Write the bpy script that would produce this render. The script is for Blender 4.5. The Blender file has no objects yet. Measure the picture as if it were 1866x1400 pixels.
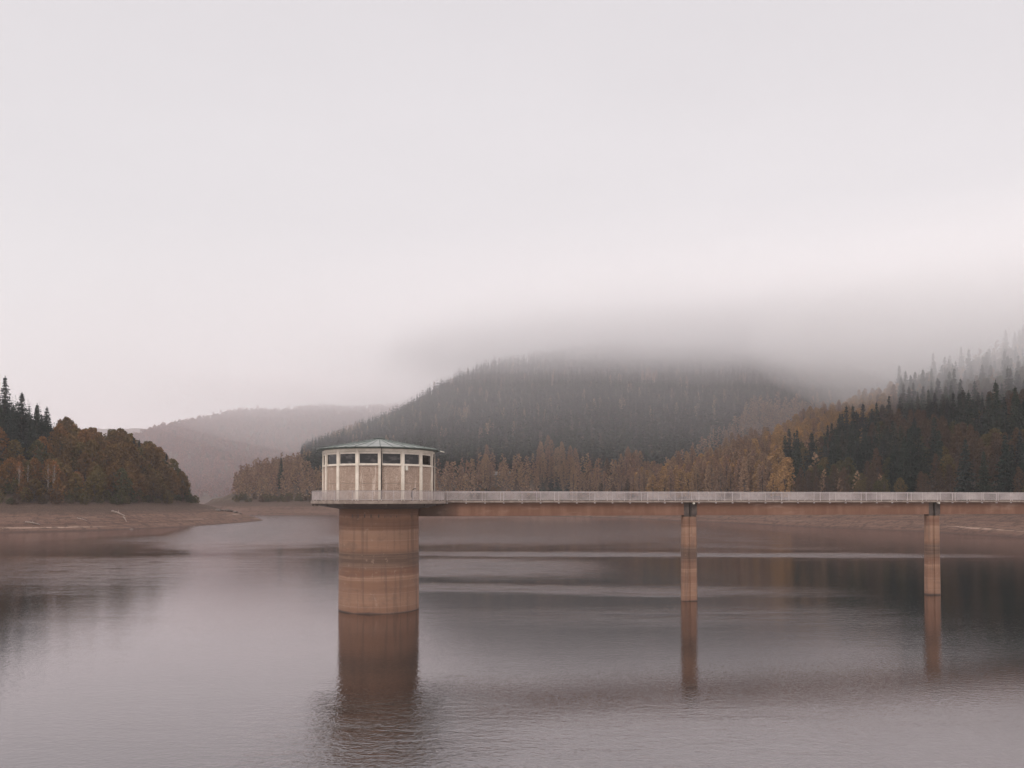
import bpy, math, random
import numpy as np
from mathutils import Vector, Matrix
R = math.radians
SC = bpy.context.scene
COL = SC.collection

# ------------------------------------------------------------------ camera
CAM_Z = 11.6
cam_d = bpy.data.cameras.new("camera"); cam = bpy.data.objects.new("camera", cam_d); COL.objects.link(cam)
cam_d.sensor_width = 36.0; cam_d.lens = 27.2
cam_d.shift_y = 0.0999; cam_d.clip_start = 0.2; cam_d.clip_end = 20000
cam.location = (0, 0, CAM_Z); cam.rotation_euler = (R(91.0), 0, 0)
SC.camera = cam
# ------------------------------------------------------------------ overcast sky
SUN_EL, SUN_AZ = R(40), R(205)          # azimuth clockwise from +Y: behind the camera, a little to the left
W = bpy.data.worlds.new("World"); SC.world = W; W.use_nodes = True
wt = W.node_tree; wt.nodes.clear()
def wn(t, **k):
    n = wt.nodes.new(t)
    for a, b in k.items(): setattr(n, a, b)
    return n
sky = wn('ShaderNodeTexSky', sky_type='NISHITA', sun_disc=False, sun_elevation=SUN_EL, sun_rotation=SUN_AZ)
tc = wn('ShaderNodeTexCoord'); sep = wn('ShaderNodeSeparateXYZ')
wt.links.new(tc.outputs['Generated'], sep.inputs[0])
ramp = wn('ShaderNodeValToRGB'); cr = ramp.color_ramp          # stratus deck, brightness by elevation
cr.elements[0].position = 0.0; cr.elements[0].color = (0.99, 0.93, 0.93, 1)
cr.elements[1].position = 1.0; cr.elements[1].color = (2.8, 2.68, 2.7, 1)
e = cr.elements.new(0.12); e.color = (0.91, 0.865, 0.865, 1)
e = cr.elements.new(0.33); e.color = (0.82, 0.785, 0.80, 1)
e = cr.elements.new(0.56); e.color = (0.77, 0.735, 0.755, 1)
e = cr.elements.new(0.76); e.color = (1.9, 1.82, 1.84, 1)   # an overcast sky is brightest overhead
wt.links.new(sep.outputs['Z'], ramp.inputs[0])
mp = wn('ShaderNodeMapping'); mp.inputs['Scale'].default_value = (1.2, 1.2, 4.0)
nz = wn('ShaderNodeTexNoise'); nz.inputs['Scale'].default_value = 1.6; nz.inputs['Detail'].default_value = 4
wt.links.new(tc.outputs['Generated'], mp.inputs[0]); wt.links.new(mp.outputs[0], nz.inputs['Vector'])
mr = wn('ShaderNodeMapRange'); mr.inputs['To Min'].default_value = 9.8; mr.inputs['To Max'].default_value = 10.25
mr.inputs['From Min'].default_value = 0.3; mr.inputs['From Max'].default_value = 0.7
wt.links.new(nz.outputs['Fac'], mr.inputs[0])
vm = wn('ShaderNodeVectorMath', operation='SCALE')
wt.links.new(ramp.outputs[0], vm.inputs[0]); wt.links.new(mr.outputs[0], vm.inputs['Scale'])
mx = wn('ShaderNodeMix', data_type='RGBA'); mx.inputs[0].default_value = 0.94
wt.links.new(sky.outputs[0], mx.inputs[6]); wt.links.new(vm.outputs[0], mx.inputs[7])
bg = wn('ShaderNodeBackground'); bg.inputs['Strength'].default_value = 0.1
out = wn('ShaderNodeOutputWorld')
wt.links.new(mx.outputs[2], bg.inputs['Color']); wt.links.new(bg.outputs[0], out.inputs['Surface'])
# ------------------------------------------------------------------ soft sun through the cloud
sl = bpy.data.lights.new("sun", 'SUN'); sl.energy = 1.0; sl.angle = R(25); sl.color = (1.0, 0.93, 0.86)
sun = bpy.data.objects.new("sun", sl); COL.objects.link(sun)
sd = Vector((math.sin(SUN_AZ)*math.cos(SUN_EL), math.cos(SUN_AZ)*math.cos(SUN_EL), math.sin(SUN_EL)))
sun.rotation_euler = sd.to_track_quat('Z', 'Y').to_euler()
SC.view_settings.view_transform = 'Standard'; SC.view_settings.look = 'None'
SC.view_settings.exposure = 0.0; SC.view_settings.gamma = 1.0
SC.cycles.volume_bounces = 24; SC.cycles.max_bounces = 28; SC.cycles.diffuse_bounces = 2
SC.cycles.transparent_max_bounces = 8; SC.cycles.use_denoising = True
SC.cycles.sample_clamp_indirect = 4.0

rng = np.random.default_rng(7); random.seed(7)

# ================================================================== helpers
def tag(o, label=None, cat=None, group=None, kind=None):
    if label: o['label'] = label
    if cat: o['category'] = cat
    if group: o['group'] = group
    if kind: o['kind'] = kind
    return o
def empty(name, loc=(0, 0, 0), rz=0.0):
    o = bpy.data.objects.new(name, None); o.location = loc; o.rotation_euler = (0, 0, rz)
    o.empty_display_size = 0.5; COL.objects.link(o); return o
class MB:
    def __init__(s): s.v = []; s.f = []
    def add(s, vs, fs):
        b = len(s.v); s.v += [tuple(p) for p in vs]; s.f += [tuple(b+i for i in f) for f in fs]; return s
    def box(s, x0, x1, y0, y1, z0, z1, M=None):
        vs = [Vector((x, y, z)) for z in (z0, z1) for x, y in ((x0, y0), (x1, y0), (x1, y1), (x0, y1))]
        if M is not None: vs = [M @ p for p in vs]
        return s.add(vs, [(3, 2, 1, 0), (4, 5, 6, 7), (0, 1, 5, 4), (1, 2, 6, 5), (2, 3, 7, 6), (3, 0, 4, 7)])
    def rings(s, rings, cap=(True, True)):
        n = len(rings[0]); vs = [p for r in rings for p in r]; fs = []
        for k in range(len(rings)-1):
            for i in range(n):
                j = (i+1) % n; fs.append((k*n+i, k*n+j, (k+1)*n+j, (k+1)*n+i))
        if cap[0]: fs.append(tuple(reversed(range(n))))
        if cap[1]: fs.append(tuple(range((len(rings)-1)*n, len(rings)*n)))
        return s.add(vs, fs)
    def tube(s, pts, rad, n=6):
        pts = [Vector(p) for p in pts]; rs = rad if isinstance(rad, (list, tuple)) else [rad]*len(pts); rr = []
        for i, p in enumerate(pts):
            d = (pts[min(i+1, len(pts)-1)] - pts[max(i-1, 0)]).normalized()
            u = d.cross(Vector((0, 0, 1)) if abs(d.z) < .95 else Vector((1, 0, 0))).normalized(); w = d.cross(u)
            rr.append([p + (u*math.cos(a)+w*math.sin(a))*rs[i] for a in [2*math.pi*k/n for k in range(n)]])
        return s.rings([list(reversed(r)) for r in rr])
    def build(s, name, mat, parent=None, smooth=False, bevel=0):
        me = bpy.data.meshes.new(name); me.from_pydata(s.v, [], s.f); me.materials.append(mat); me.validate(); me.update()
        if smooth: me.shade_smooth()
        o = bpy.data.objects.new(name, me); COL.objects.link(o)
        if parent: o.parent = parent
        if bevel:
            b = o.modifiers.new('bevel', 'BEVEL'); b.width = bevel; b.segments = 2; b.limit_method = 'ANGLE'
        return o
def npmesh(name, v, f, mat, nside=4, smooth=False):
    v = np.asarray(v, np.float32); f = np.asarray(f, np.int32)
    me = bpy.data.meshes.new(name); me.vertices.add(len(v)); me.vertices.foreach_set('co', v.ravel())
    me.loops.add(f.size); me.loops.foreach_set('vertex_index', f.ravel())
    me.polygons.add(len(f)); me.polygons.foreach_set('loop_start', np.arange(0, f.size, nside, dtype=np.int32))
    me.polygons.foreach_set('loop_total', np.full(len(f), nside, np.int32))
    me.update(calc_edges=True)
    if mat: me.materials.append(mat)
    if smooth: me.shade_smooth()
    return me
class NG:
    "small node-graph helper"
    def __init__(s, name):
        s.m = bpy.data.materials.new(name); s.m.use_nodes = True; s.t = s.m.node_tree; s.t.nodes.clear()
        s.out = s.t.nodes.new('ShaderNodeOutputMaterial')
    def n(s, typ, ins=None, **k):
        nd = s.t.nodes.new(typ)
        for a, b in k.items(): setattr(nd, a, b)
        for a, b in (ins or {}).items(): s.put(nd.inputs[a], b)
        return nd
    def put(s, sock, val):
        if isinstance(val, bpy.types.NodeSocket): s.t.links.new(val, sock)
        elif isinstance(val, (tuple, list)) and len(val) == 3 and sock.type == 'RGBA': sock.default_value = (*val, 1)
        else: sock.default_value = val
    def ma(s, op, a, b=0.0, c=0.0, clamp=False):
        nd = s.n('ShaderNodeMath', operation=op, use_clamp=clamp)
        s.put(nd.inputs[0], a); s.put(nd.inputs[1], b); s.put(nd.inputs[2], c); return nd.outputs[0]
    def obj(s): return s.n('ShaderNodeTexCoord').outputs['Object']
    def map(s, vec, scale=(1, 1, 1), loc=(0, 0, 0), rot=(0, 0, 0)):
        return s.n('ShaderNodeMapping', {'Vector': vec, 'Scale': scale, 'Location': loc, 'Rotation': rot}).outputs[0]
    def noise(s, vec, scale, detail=4, rough=0.55):
        return s.n('ShaderNodeTexNoise', {'Vector': vec, 'Scale': scale, 'Detail': detail, 'Roughness': rough}).outputs['Fac']
    def ramp(s, fac, stops, interp='LINEAR'):
        nd = s.n('ShaderNodeValToRGB', {'Fac': fac}); c = nd.color_ramp; c.interpolation = interp
        while len(c.elements) < len(stops): c.elements.new(0.5)
        for el, (p, co) in zip(c.elements, stops):
            el.position = p; el.color = (*co, 1) if len(co) == 3 else co
        return nd.outputs[0]
    def mix(s, f, a, b, mode='MIX'):
        nd = s.n('ShaderNodeMix', data_type='RGBA', blend_type=mode); s.put(nd.inputs[0], f); s.put(nd.inputs[6], a); s.put(nd.inputs[7], b)
        return nd.outputs[2]
    def rng(s, v, a, b, c=0.0, d=1.0, smooth=True):
        nd = s.n('ShaderNodeMapRange', {0: v, 1: a, 2: b, 3: c, 4: d}, interpolation_type='SMOOTHSTEP' if smooth else 'LINEAR'); return nd.outputs[0]
    def bump(s, h, strength=0.3, dist=0.05):
        return s.n('ShaderNodeBump', {'Height': h, 'Strength': strength, 'Distance': dist}).outputs[0]
    def bsdf(s, color, rough=0.8, normal=None, **k):
        nd = s.n('ShaderNodeBsdfPrincipled'); s.put(nd.inputs['Base Color'], color); s.put(nd.inputs['Roughness'], rough)
        if normal is not None: s.put(nd.inputs['Normal'], normal)
        for a, b in k.items(): s.put(nd.inputs[a.replace('_', ' ')], b)
        s.t.links.new(nd.outputs[0], s.out.inputs['Surface']); return s.m
def worn(name, col, col2, scale=1.2, rough=0.7, bump=0.15, stretch=(1, 1, 1), **k):
    g = NG(name); o = g.map(g.obj(), stretch); n1 = g.noise(o, scale, 6); n2 = g.noise(o, scale*14, 3)
    c = g.mix(g.rng(n1, .38, .66), col, col2); c = g.mix(g.ma('MULTIPLY', n2, .35), c, tuple(x*.55 for x in col))
    return g.bsdf(c, rough, g.bump(n2, bump, .02), **k)

# ================================================================== materials
def mat_shaft(name='weathered_concrete'):
    g = NG(name); o = g.obj(); sp = g.n('ShaderNodeSeparateXYZ', {0: o})
    warp = g.noise(g.map(o, (.25, .25, .5)), 1.0, 4)
    z = g.ma('ADD', sp.outputs[2], g.ma('MULTIPLY', g.ma('SUBTRACT', warp, .5), .5))
    zz = g.ma('DIVIDE', z, 12.0)
    a = (.180, .086, .052); b = (.27, .147, .094); c = (.102, .060, .042); d = (.32, .19, .128); e2 = (.215, .110, .067)
    base = g.ramp(zz, [(0, (.05, .035, .03)), (.006, (.05, .035, .03)), (.012, e2), (.10, b), (.20, e2), (.27, e2), (.295, b), (.305, d), (.315, a), (.36, a), (.42, c),
                       (.50, c), (.535, e2), (.56, b), (.63, b), (.70, d), (.712, e2), (.76, a), (.82, b), (.835, a), (.90, c), (1, (.14, .10, .085))])
    bands = g.noise(g.map(o, (.12, .12, 3.2)), 1.0, 5, .6)
    base = g.mix(g.rng(bands, .42, .66, 0, .28), base, (.33, .215, .155))
    streak = g.noise(g.map(o, (2.2, 2.2, .12)), 1.0, 5)
    base = g.mix(g.rng(streak, .5, .66, 0, .5), base, (.10, .062, .048))
    pat = g.noise(g.map(o, (.5, .5, 1.1), (4, 2, 1)), 1.0, 6, .65)
    base = g.mix(g.rng(pat, .52, .66, 0, .35), base, (.12, .075, .056))
    chips = g.noise(g.map(o, (1.6, 1.6, 1.6), (8, 1, 3)), 1.0, 6, .75)
    base = g.mix(g.rng(chips, .60, .66, 0, .45), base, (.36, .25, .19))
    fine = g.noise(o, 22, 4, .7)
    base = g.mix(g.ma('MULTIPLY', fine, .3), base, (.12, .08, .06))
    joint = g.ma('FRACT', g.ma('DIVIDE', sp.outputs[2], 1.35))
    jl = g.rng(g.ma('ABSOLUTE', g.ma('SUBTRACT', joint, .5)), 0, .02, .35, 0)
    base = g.mix(jl, base, (.42, .31, .25))
    return g.bsdf(base, .85, g.bump(g.ma('ADD', fine, g.ma('MULTIPLY', bands, .6)), .35, .03))
M_SHAFT = mat_shaft()
def mat_girder():
    g = NG('brown_girder_concrete'); o = g.obj()
    st = g.noise(g.map(o, (.9, .9, .15)), 1.0, 5); fine = g.noise(o, 18, 4, .7)
    sp = g.n('ShaderNodeSeparateXYZ', {0: o})
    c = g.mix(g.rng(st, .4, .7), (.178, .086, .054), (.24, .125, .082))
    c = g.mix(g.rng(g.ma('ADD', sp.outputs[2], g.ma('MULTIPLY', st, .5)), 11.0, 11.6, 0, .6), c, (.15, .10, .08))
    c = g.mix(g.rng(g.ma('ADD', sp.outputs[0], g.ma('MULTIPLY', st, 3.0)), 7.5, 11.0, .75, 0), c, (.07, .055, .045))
    c = g.mix(g.ma('MULTIPLY', fine, .25), c, (.13, .08, .06))
    br = g.noise(g.map(o, (.25, 1, 1)), 1.0, 3)
    c = g.mix(g.rng(br, .55, .75, 0, .4), c, (.40, .27, .21))
    return g.bsdf(c, .8, g.bump(fine, .2, .02))
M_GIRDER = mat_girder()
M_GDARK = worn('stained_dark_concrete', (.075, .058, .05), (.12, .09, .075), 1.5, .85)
M_SLAB = worn('grey_slab_concrete', (.30, .24, .20), (.19, .145, .12), 1.6, .85)
M_PIER = M_SHAFT
M_RAIL = worn('pale_painted_railing', (.52, .455, .44), (.42, .36, .345), 2.0, .5)
M_RAILTOP = worn('dull_handrail', (.27, .225, .21), (.36, .3, .28), 2.0, .5)
M_WHITE = worn('weathered_cream_paint', (.80, .71, .60), (.64, .56, .46), 1.2, .6)
M_WFRAME = worn('cream_window_frame', (.78, .69, .59), (.64, .56, .47), 2.2, .5)
def mat_pebble():
    g = NG('pebbledash_panel'); o = g.obj(); f = g.n('ShaderNodeTexVoronoi', {'Vector': o, 'Scale': 16.0})
    fine = g.noise(o, 30, 4, .8); big = g.noise(g.map(o, (.8, .8, .5)), 1, 5)
    c = g.ramp(f.outputs['Color'], [(0, (.20, .142, .108)), (.5, (.35, .258, .20)), (1, (.49, .375, .30))])
    c = g.mix(g.rng(big, .4, .7, 0, .45), c, (.26, .18, .135))
    stn = g.noise(g.map(o, (3, 3, .35)), 1, 5)
    c = g.mix(g.rng(stn, .54, .70, 0, .7), c, (.66, .55, .46))
    return g.bsdf(c, .9, g.bump(f.outputs['Distance'], .6, .03))
M_PEB = mat_pebble()
g = NG('dark_window_glass'); o = g.obj(); nn = g.noise(g.map(o, (1.1, 1.1, 2.0)), 1.1, 3)
M_GLASS = g.bsdf(g.ramp(nn, [(0, (.012, .012, .012)), (.5, (.02, .018, .018)), (.62, (.07, .062, .06)), (1, (.12, .11, .105))]), .12, IOR=1.5)
def mat_roof():
    g = NG('verdigris_roof'); o = g.obj(); n1 = g.noise(o, .9, 5); n2 = g.noise(g.map(o, (2, 2, .4)), 2.0, 5)
    c = g.mix(g.rng(n1, .35, .65), (.135, .145, .132), (.215, .22, .207)); c = g.mix(g.rng(n2, .5, .75, 0, .5), c, (.11, .125, .105))
    return g.bsdf(c, .55, g.bump(n2, .1, .02))
M_ROOF = mat_roof()
M_EAVE = worn('dark_green_eave_metal', (.055, .07, .06), (.10, .125, .105), 2.5, .5)
M_PIPE = worn('dark_downpipe', (.05, .04, .035), (.09, .07, .06), 2.5, .5)
M_BOX = worn('pale_plastic', (.62, .58, .5), (.55, .5, .42), 2.5, .5)
M_STEEL = worn('galvanised_steel', (.42, .38, .36), (.3, .27, .25), 4, .45)
def mat_shore():
    g = NG('dried_mud_and_gravel'); o = g.obj(); sp = g.n('ShaderNodeSeparateXYZ', {0: o})
    wob = g.noise(g.map(o, (.02, .02, .02)), 1.0, 5)
    z = g.ma('ADD', sp.outputs[2], g.ma('MULTIPLY', wob, 1.6))
    zn = g.n('ShaderNodeCombineXYZ', {0: g.ma('MULTIPLY', sp.outputs[0], .008), 1: g.ma('MULTIPLY', sp.outputs[1], .008), 2: g.ma('MULTIPLY', z, 1.1)}).outputs[0]
    band = g.noise(zn, 1.0, 6, .65)
    c = g.ramp(band, [(0, (.05, .029, .023)), (.4, (.088, .051, .039)), (.50, (.135, .082, .062)), (.60, (.09, .054, .042)), (.60, (.09, .054, .042)), (.64, (.30, .21, .165)), (1, (.30, .215, .17))])
    rock = g.noise(o, .35, 8, .72); r2 = g.noise(o, 1.6, 6, .75)
    c = g.mix(g.rng(rock, .48, .60, 0, .8), c, (.055, .036, .029))
    c = g.mix(g.rng(r2, .58, .68, 0, .6), c, (.33, .245, .195))
    up = g.rng(g.ma('ADD', z, g.ma('MULTIPLY', rock, 3.0)), 7.2, 9.6, 0, .9)
    c = g.mix(up, c, g.mix(g.rng(r2, .4, .6), (.042, .028, .022), (.085, .058, .045)))
    wet = g.rng(sp.outputs[2], .05, .45, .75, 0)
    c = g.mix(wet, c, (.06, .042, .036))
    return g.bsdf(c, .95, g.bump(g.ma('ADD', rock, g.ma('MULTIPLY', r2, .4)), .8, 1.2), Specular_IOR_Level=.08)
M_SHORE = mat_shore()
def mat_litter():
    g = NG('forest_floor_litter'); o = g.obj(); a = g.noise(o, .08, 6); b = g.noise(o, .9, 6, .7)
    c = g.mix(g.rng(a, .4, .6), (.055, .042, .033), (.10, .07, .05)); c = g.mix(g.rng(b, .5, .7, 0, .6), c, (.035, .04, .025))
    return g.bsdf(c, .95, g.bump(b, .6, .5), Specular_IOR_Level=.08)
M_LITTER = mat_litter()
def mat_leaf(name, stops, spread=.3, trans=.25):
    g = NG(name); oi = g.n('ShaderNodeObjectInfo'); geo = g.n('ShaderNodeNewGeometry')
    c = g.ramp(oi.outputs['Random'], stops)
    isl = geo.outputs['Random Per Island']
    c = g.mix(1.0, c, g.ramp(isl, [(0, (1-spread,)*3), (.7, (1, 1, 1)), (1, (1+spread*1.5, 1+spread*1.3, 1+spread))]), 'MULTIPLY')
    d = g.n('ShaderNodeBsdfDiffuse', {'Color': c}); t = g.n('ShaderNodeBsdfTranslucent', {'Color': c})
    m = g.n('ShaderNodeMixShader', {0: trans}); g.t.links.new(d.outputs[0], m.inputs[1]); g.t.links.new(t.outputs[0], m.inputs[2])
    g.t.links.new(m.outputs[0], g.out.inputs['Surface']); return g.m
M_NEEDLE = mat_leaf('spruce_needles', [(0, (0.024, 0.034, 0.031)), (.35, (0.029, 0.043, 0.037)), (.6, (0.035, 0.048, 0.034)), (.85, (0.028, 0.037, 0.040)), (1, (0.051, 0.054, 0.040))], .35, .1)
M_RUST = mat_leaf('muted_brown_leaves', [(0, (.095, .066, .046)), (.3, (.075, .058, .042)), (.6, (.12, .078, .05)), (1, (.085, .06, .045))], .35)
M_RUSSET = mat_leaf('russet_leaves', [(0, (0.158, 0.081, 0.036)), (.2, (0.116, 0.079, 0.039)), (.4, (0.205, 0.105, 0.046)), (.55, (0.088, 0.076, 0.034)), (.72, (0.171, 0.094, 0.041)), (.86, (0.137, 0.107, 0.046)), (1, (0.232, 0.107, 0.049))], .4)
M_OLIVE = mat_leaf('dull_olive_leaves', [(0, (0.065, 0.071, 0.039)), (.5, (0.092, 0.082, 0.041)), (1, (0.128, 0.095, 0.045))], .4)
M_TAN = mat_leaf('tan_larch_needles', [(0, (0.284, 0.174, 0.117)), (.3, (0.227, 0.151, 0.105)), (.6, (0.322, 0.214, 0.131)), (.8, (0.246, 0.151, 0.112)), (1, (0.360, 0.241, 0.151))], .35)
M_GOLD = mat_leaf('golden_leaves', [(0, (0.364, 0.214, 0.097)), (.5, (0.303, 0.190, 0.095)), (1, (0.425, 0.254, 0.114))], .35)
M_PINK = mat_leaf('bare_beech_crowns', [(0, (0.240, 0.125, 0.113)), (.3, (0.194, 0.110, 0.105)), (.6, (0.286, 0.140, 0.113)), (1, (0.222, 0.110, 0.089))], .35)
M_BARK = worn('grey_brown_bark', (.10, .075, .058), (.065, .05, .04), 3, .9)
M_BIRCH = worn('pale_birch_bark', (.36, .29, .24), (.22, .175, .14), 2.5, .8)
M_DEADWOOD = worn('bleached_driftwood', (.32, .25, .21), (.17, .125, .10), 3, .9)

# ================================================================== terrain
LAKE = np.array([(-900, -400), (-900, 20), (-340, 165), (-220, 235), (-181, 273), (-157, 292), (-140, 335), (-137, 380), (-137, 416), (-141, 440), (-160, 462),
                 (-230, 545), (-330, 700), (-450, 950), (-570, 1250), (-500, 1260), (-345, 830), (-274, 665), (-236, 604), (-184, 577), (-130, 572), (-70, 575),
                 (0, 562), (26, 552), (70, 500), (98, 425), (131, 326), (150, 285), (157, 238), (172, 190), (215, 128), (260, 60), (900, -100), (900, -400)], float)
def seg_dist(P, poly, closed=True):
    n = len(poly); d = np.full(len(P), 1e9)
    for i in range(n if closed else n-1):
        a = poly[i]; b = poly[(i+1) % n]; ab = b-a
        t = np.clip(((P-a) @ ab)/(ab @ ab), 0, 1); q = a + t[:, None]*ab
        d = np.minimum(d, np.hypot(P[:, 0]-q[:, 0], P[:, 1]-q[:, 1]))
    return d
def inside(P, poly):
    c = np.zeros(len(P), bool); n = len(poly); x, y = P[:, 0], P[:, 1]
    for i in range(n):
        x1, y1 = poly[i]; x2, y2 = poly[(i+1) % n]
        if y1 == y2: continue
        c ^= ((y1 > y) != (y2 > y)) & (x < (x2-x1)*(y-y1)/(y2-y1)+x1)
    return c
_w = []
_r = np.random.default_rng(3)
for L, A in ((160, 5.0), (70, 2.4), (30, 1.1), (13, .5), (6, .22)):
    for k in range(4):
        a = _r.uniform(0, math.pi*2); _w.append((math.cos(a)*6.283/L, math.sin(a)*6.283/L, _r.uniform(0, 6.28), A/2))
def wav(P, lo=0, hi=20):
    s = np.zeros(len(P))
    for kx, ky, ph, A in _w[lo:hi]: s += A*np.sin(P[:, 0]*kx+P[:, 1]*ky+ph)
    return s
RIDGE_X = [-700, -420, -330, -288, -262, -240, -149, -85, -21, 43, 107, 234, 310, 450, 700, 1600]
RIDGE_Z = [8, 14, 15, 18, 30, 68, 104, 138, 163, 179, 186, 189, 187, 184, 184, 190]
def sstep(a, b, x):
    t = np.clip((x-a)/(b-a), 0, 1); return t*t*(3-2*t)
def height(P):
    P = np.asarray(P, float); X, Y = P[:, 0], P[:, 1]
    d = seg_dist(P, LAKE); d = np.where(inside(P, LAKE), -d, d)
    d = d + .45*wav(P, 8, 16)
    w = 36 + 14*sstep(480, 600, Y)*sstep(-190, -150, X) - 14*sstep(560, 620, Y)*(1-sstep(-230, -190, X))
    w = w + 10*sstep(150, 250, -Y+500)*sstep(60, 100, X)
    bank = 11.2*np.clip(d/w, -3, 1)**1 if False else np.where(d < 0, np.maximum(d*.3, -14), 11.2*np.clip(d/w, 0, 1)**.85)
    dd = np.maximum(d-w, 0)
    # the near wooded sides: rise with distance from the shore
    left = X < -60
    slopeL = 42*(1-np.exp(-dd/85)) + dd*.08
    slopeL = slopeL + 14*sstep(-215, -300, X)*sstep(20, 70, dd)
    # right side: a spur with a valley behind it
    n = np.array((.755, -.656)); dv = (X-90)*n[0] + (Y-585)*n[1]
    m = np.minimum(dd, np.maximum(dv, 0))
    slopeR = .33*m + .00026*m*m + 14*np.exp(-((X-275)**2+(Y-610)**2)/85**2)
    slopeR = np.minimum(slopeR, 190+.1*m)
    gen = np.where(left, slopeL, 0)
    # main hill
    Rz = np.interp(X, RIDGE_X, RIDGE_Z); yr = 900 + .05*np.maximum(X, 0)
    y0 = np.interp(X, [-300, -230, -180, 0, 40, 90, 160], [650, 640, 628, 612, 600, 590, 590])
    t = np.clip((Y-y0)/(yr-y0), 0, 1)
    main = np.maximum(Rz-11, 0)*np.where(Y < yr, (t**1.15), 1-.5*sstep(yr, yr+500, Y))
    main = main*sstep(-8, 25, dd+10)
    # low wooded knoll on the far promontory
    kn = 17*np.exp(-(((X+195)/75)**2 + ((Y-700)/60)**2))*sstep(0, 30, dd)
    # far hill and the farthest one
    fx = np.interp(X, [-1500, -1050, -880, -720, -560, -400, -200, 100], [60, 95, 118, 165, 186, 190, 188, 170])
    far = fx*sstep(1270, 1720, Y+.12*(X+560))*(1-.4*sstep(1800, 2400, Y))
    far2 = 275*np.exp(-((X+1500)/900)**2)*sstep(2200, 3000, Y)
    ridge = 170*sstep(2600, 3800, np.hypot(X, Y))
    lft = np.where(Y < 620, slopeL, slopeL*.35)
    h = np.where(X < -60, np.where((X < -150) & (Y < 620+(-X-200)*1.6) & (Y < 2500), slopeL, kn*1.0), 0)
    h = np.maximum.reduce([h, main+kn*.5, slopeR*sstep(30, 90, X), far*sstep(0, 60, dd), far2, ridge])
    h = h + sstep(5, 60, h)*wav(P, 0, 12)*.55
    return bank*(10.5/11.2) + np.where(dd > 0, np.maximum(h, 0), 0) + np.where(d > 2, .35*wav(P, 14, 20), 0), d
def hz(x, y): return float(height(np.array([(x, y)]))[0][0])
NR, NT = 350, 440
rr = 60*(4000/60)**(np.arange(NR)/(NR-1)); th = np.radians(np.linspace(-64, 64, NT))
RRg, TTg = np.meshgrid(rr, th, indexing='ij')
XY = np.stack([RRg*np.sin(TTg), RRg*np.cos(TTg)], -1).reshape(-1, 2)
H, D = height(XY)
V = np.column_stack([XY, H])
ii = np.arange(NR*NT).reshape(NR, NT)
F = np.stack([ii[:-1, :-1], ii[:-1, 1:], ii[1:, 1:], ii[1:, :-1]], -1).reshape(-1, 4)[:, ::-1]
fz = H[F].mean(1)
def sub(name, mask, mat):
    f = F[mask]; u, inv = np.unique(f, return_inverse=True)
    me = npmesh(name, V[u], inv.reshape(-1, 4), mat, smooth=True)
    ob = bpy.data.objects.new(name, me); COL.objects.link(ob); return ob
tag(sub('lake_shore', fz < 10.55, M_SHORE), 'bare brown drawn-down shore ringing the reservoir', kind='structure')
tag(sub('hills', fz >= 10.55, M_LITTER), 'hillside ground under the woods', kind='structure')

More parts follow.
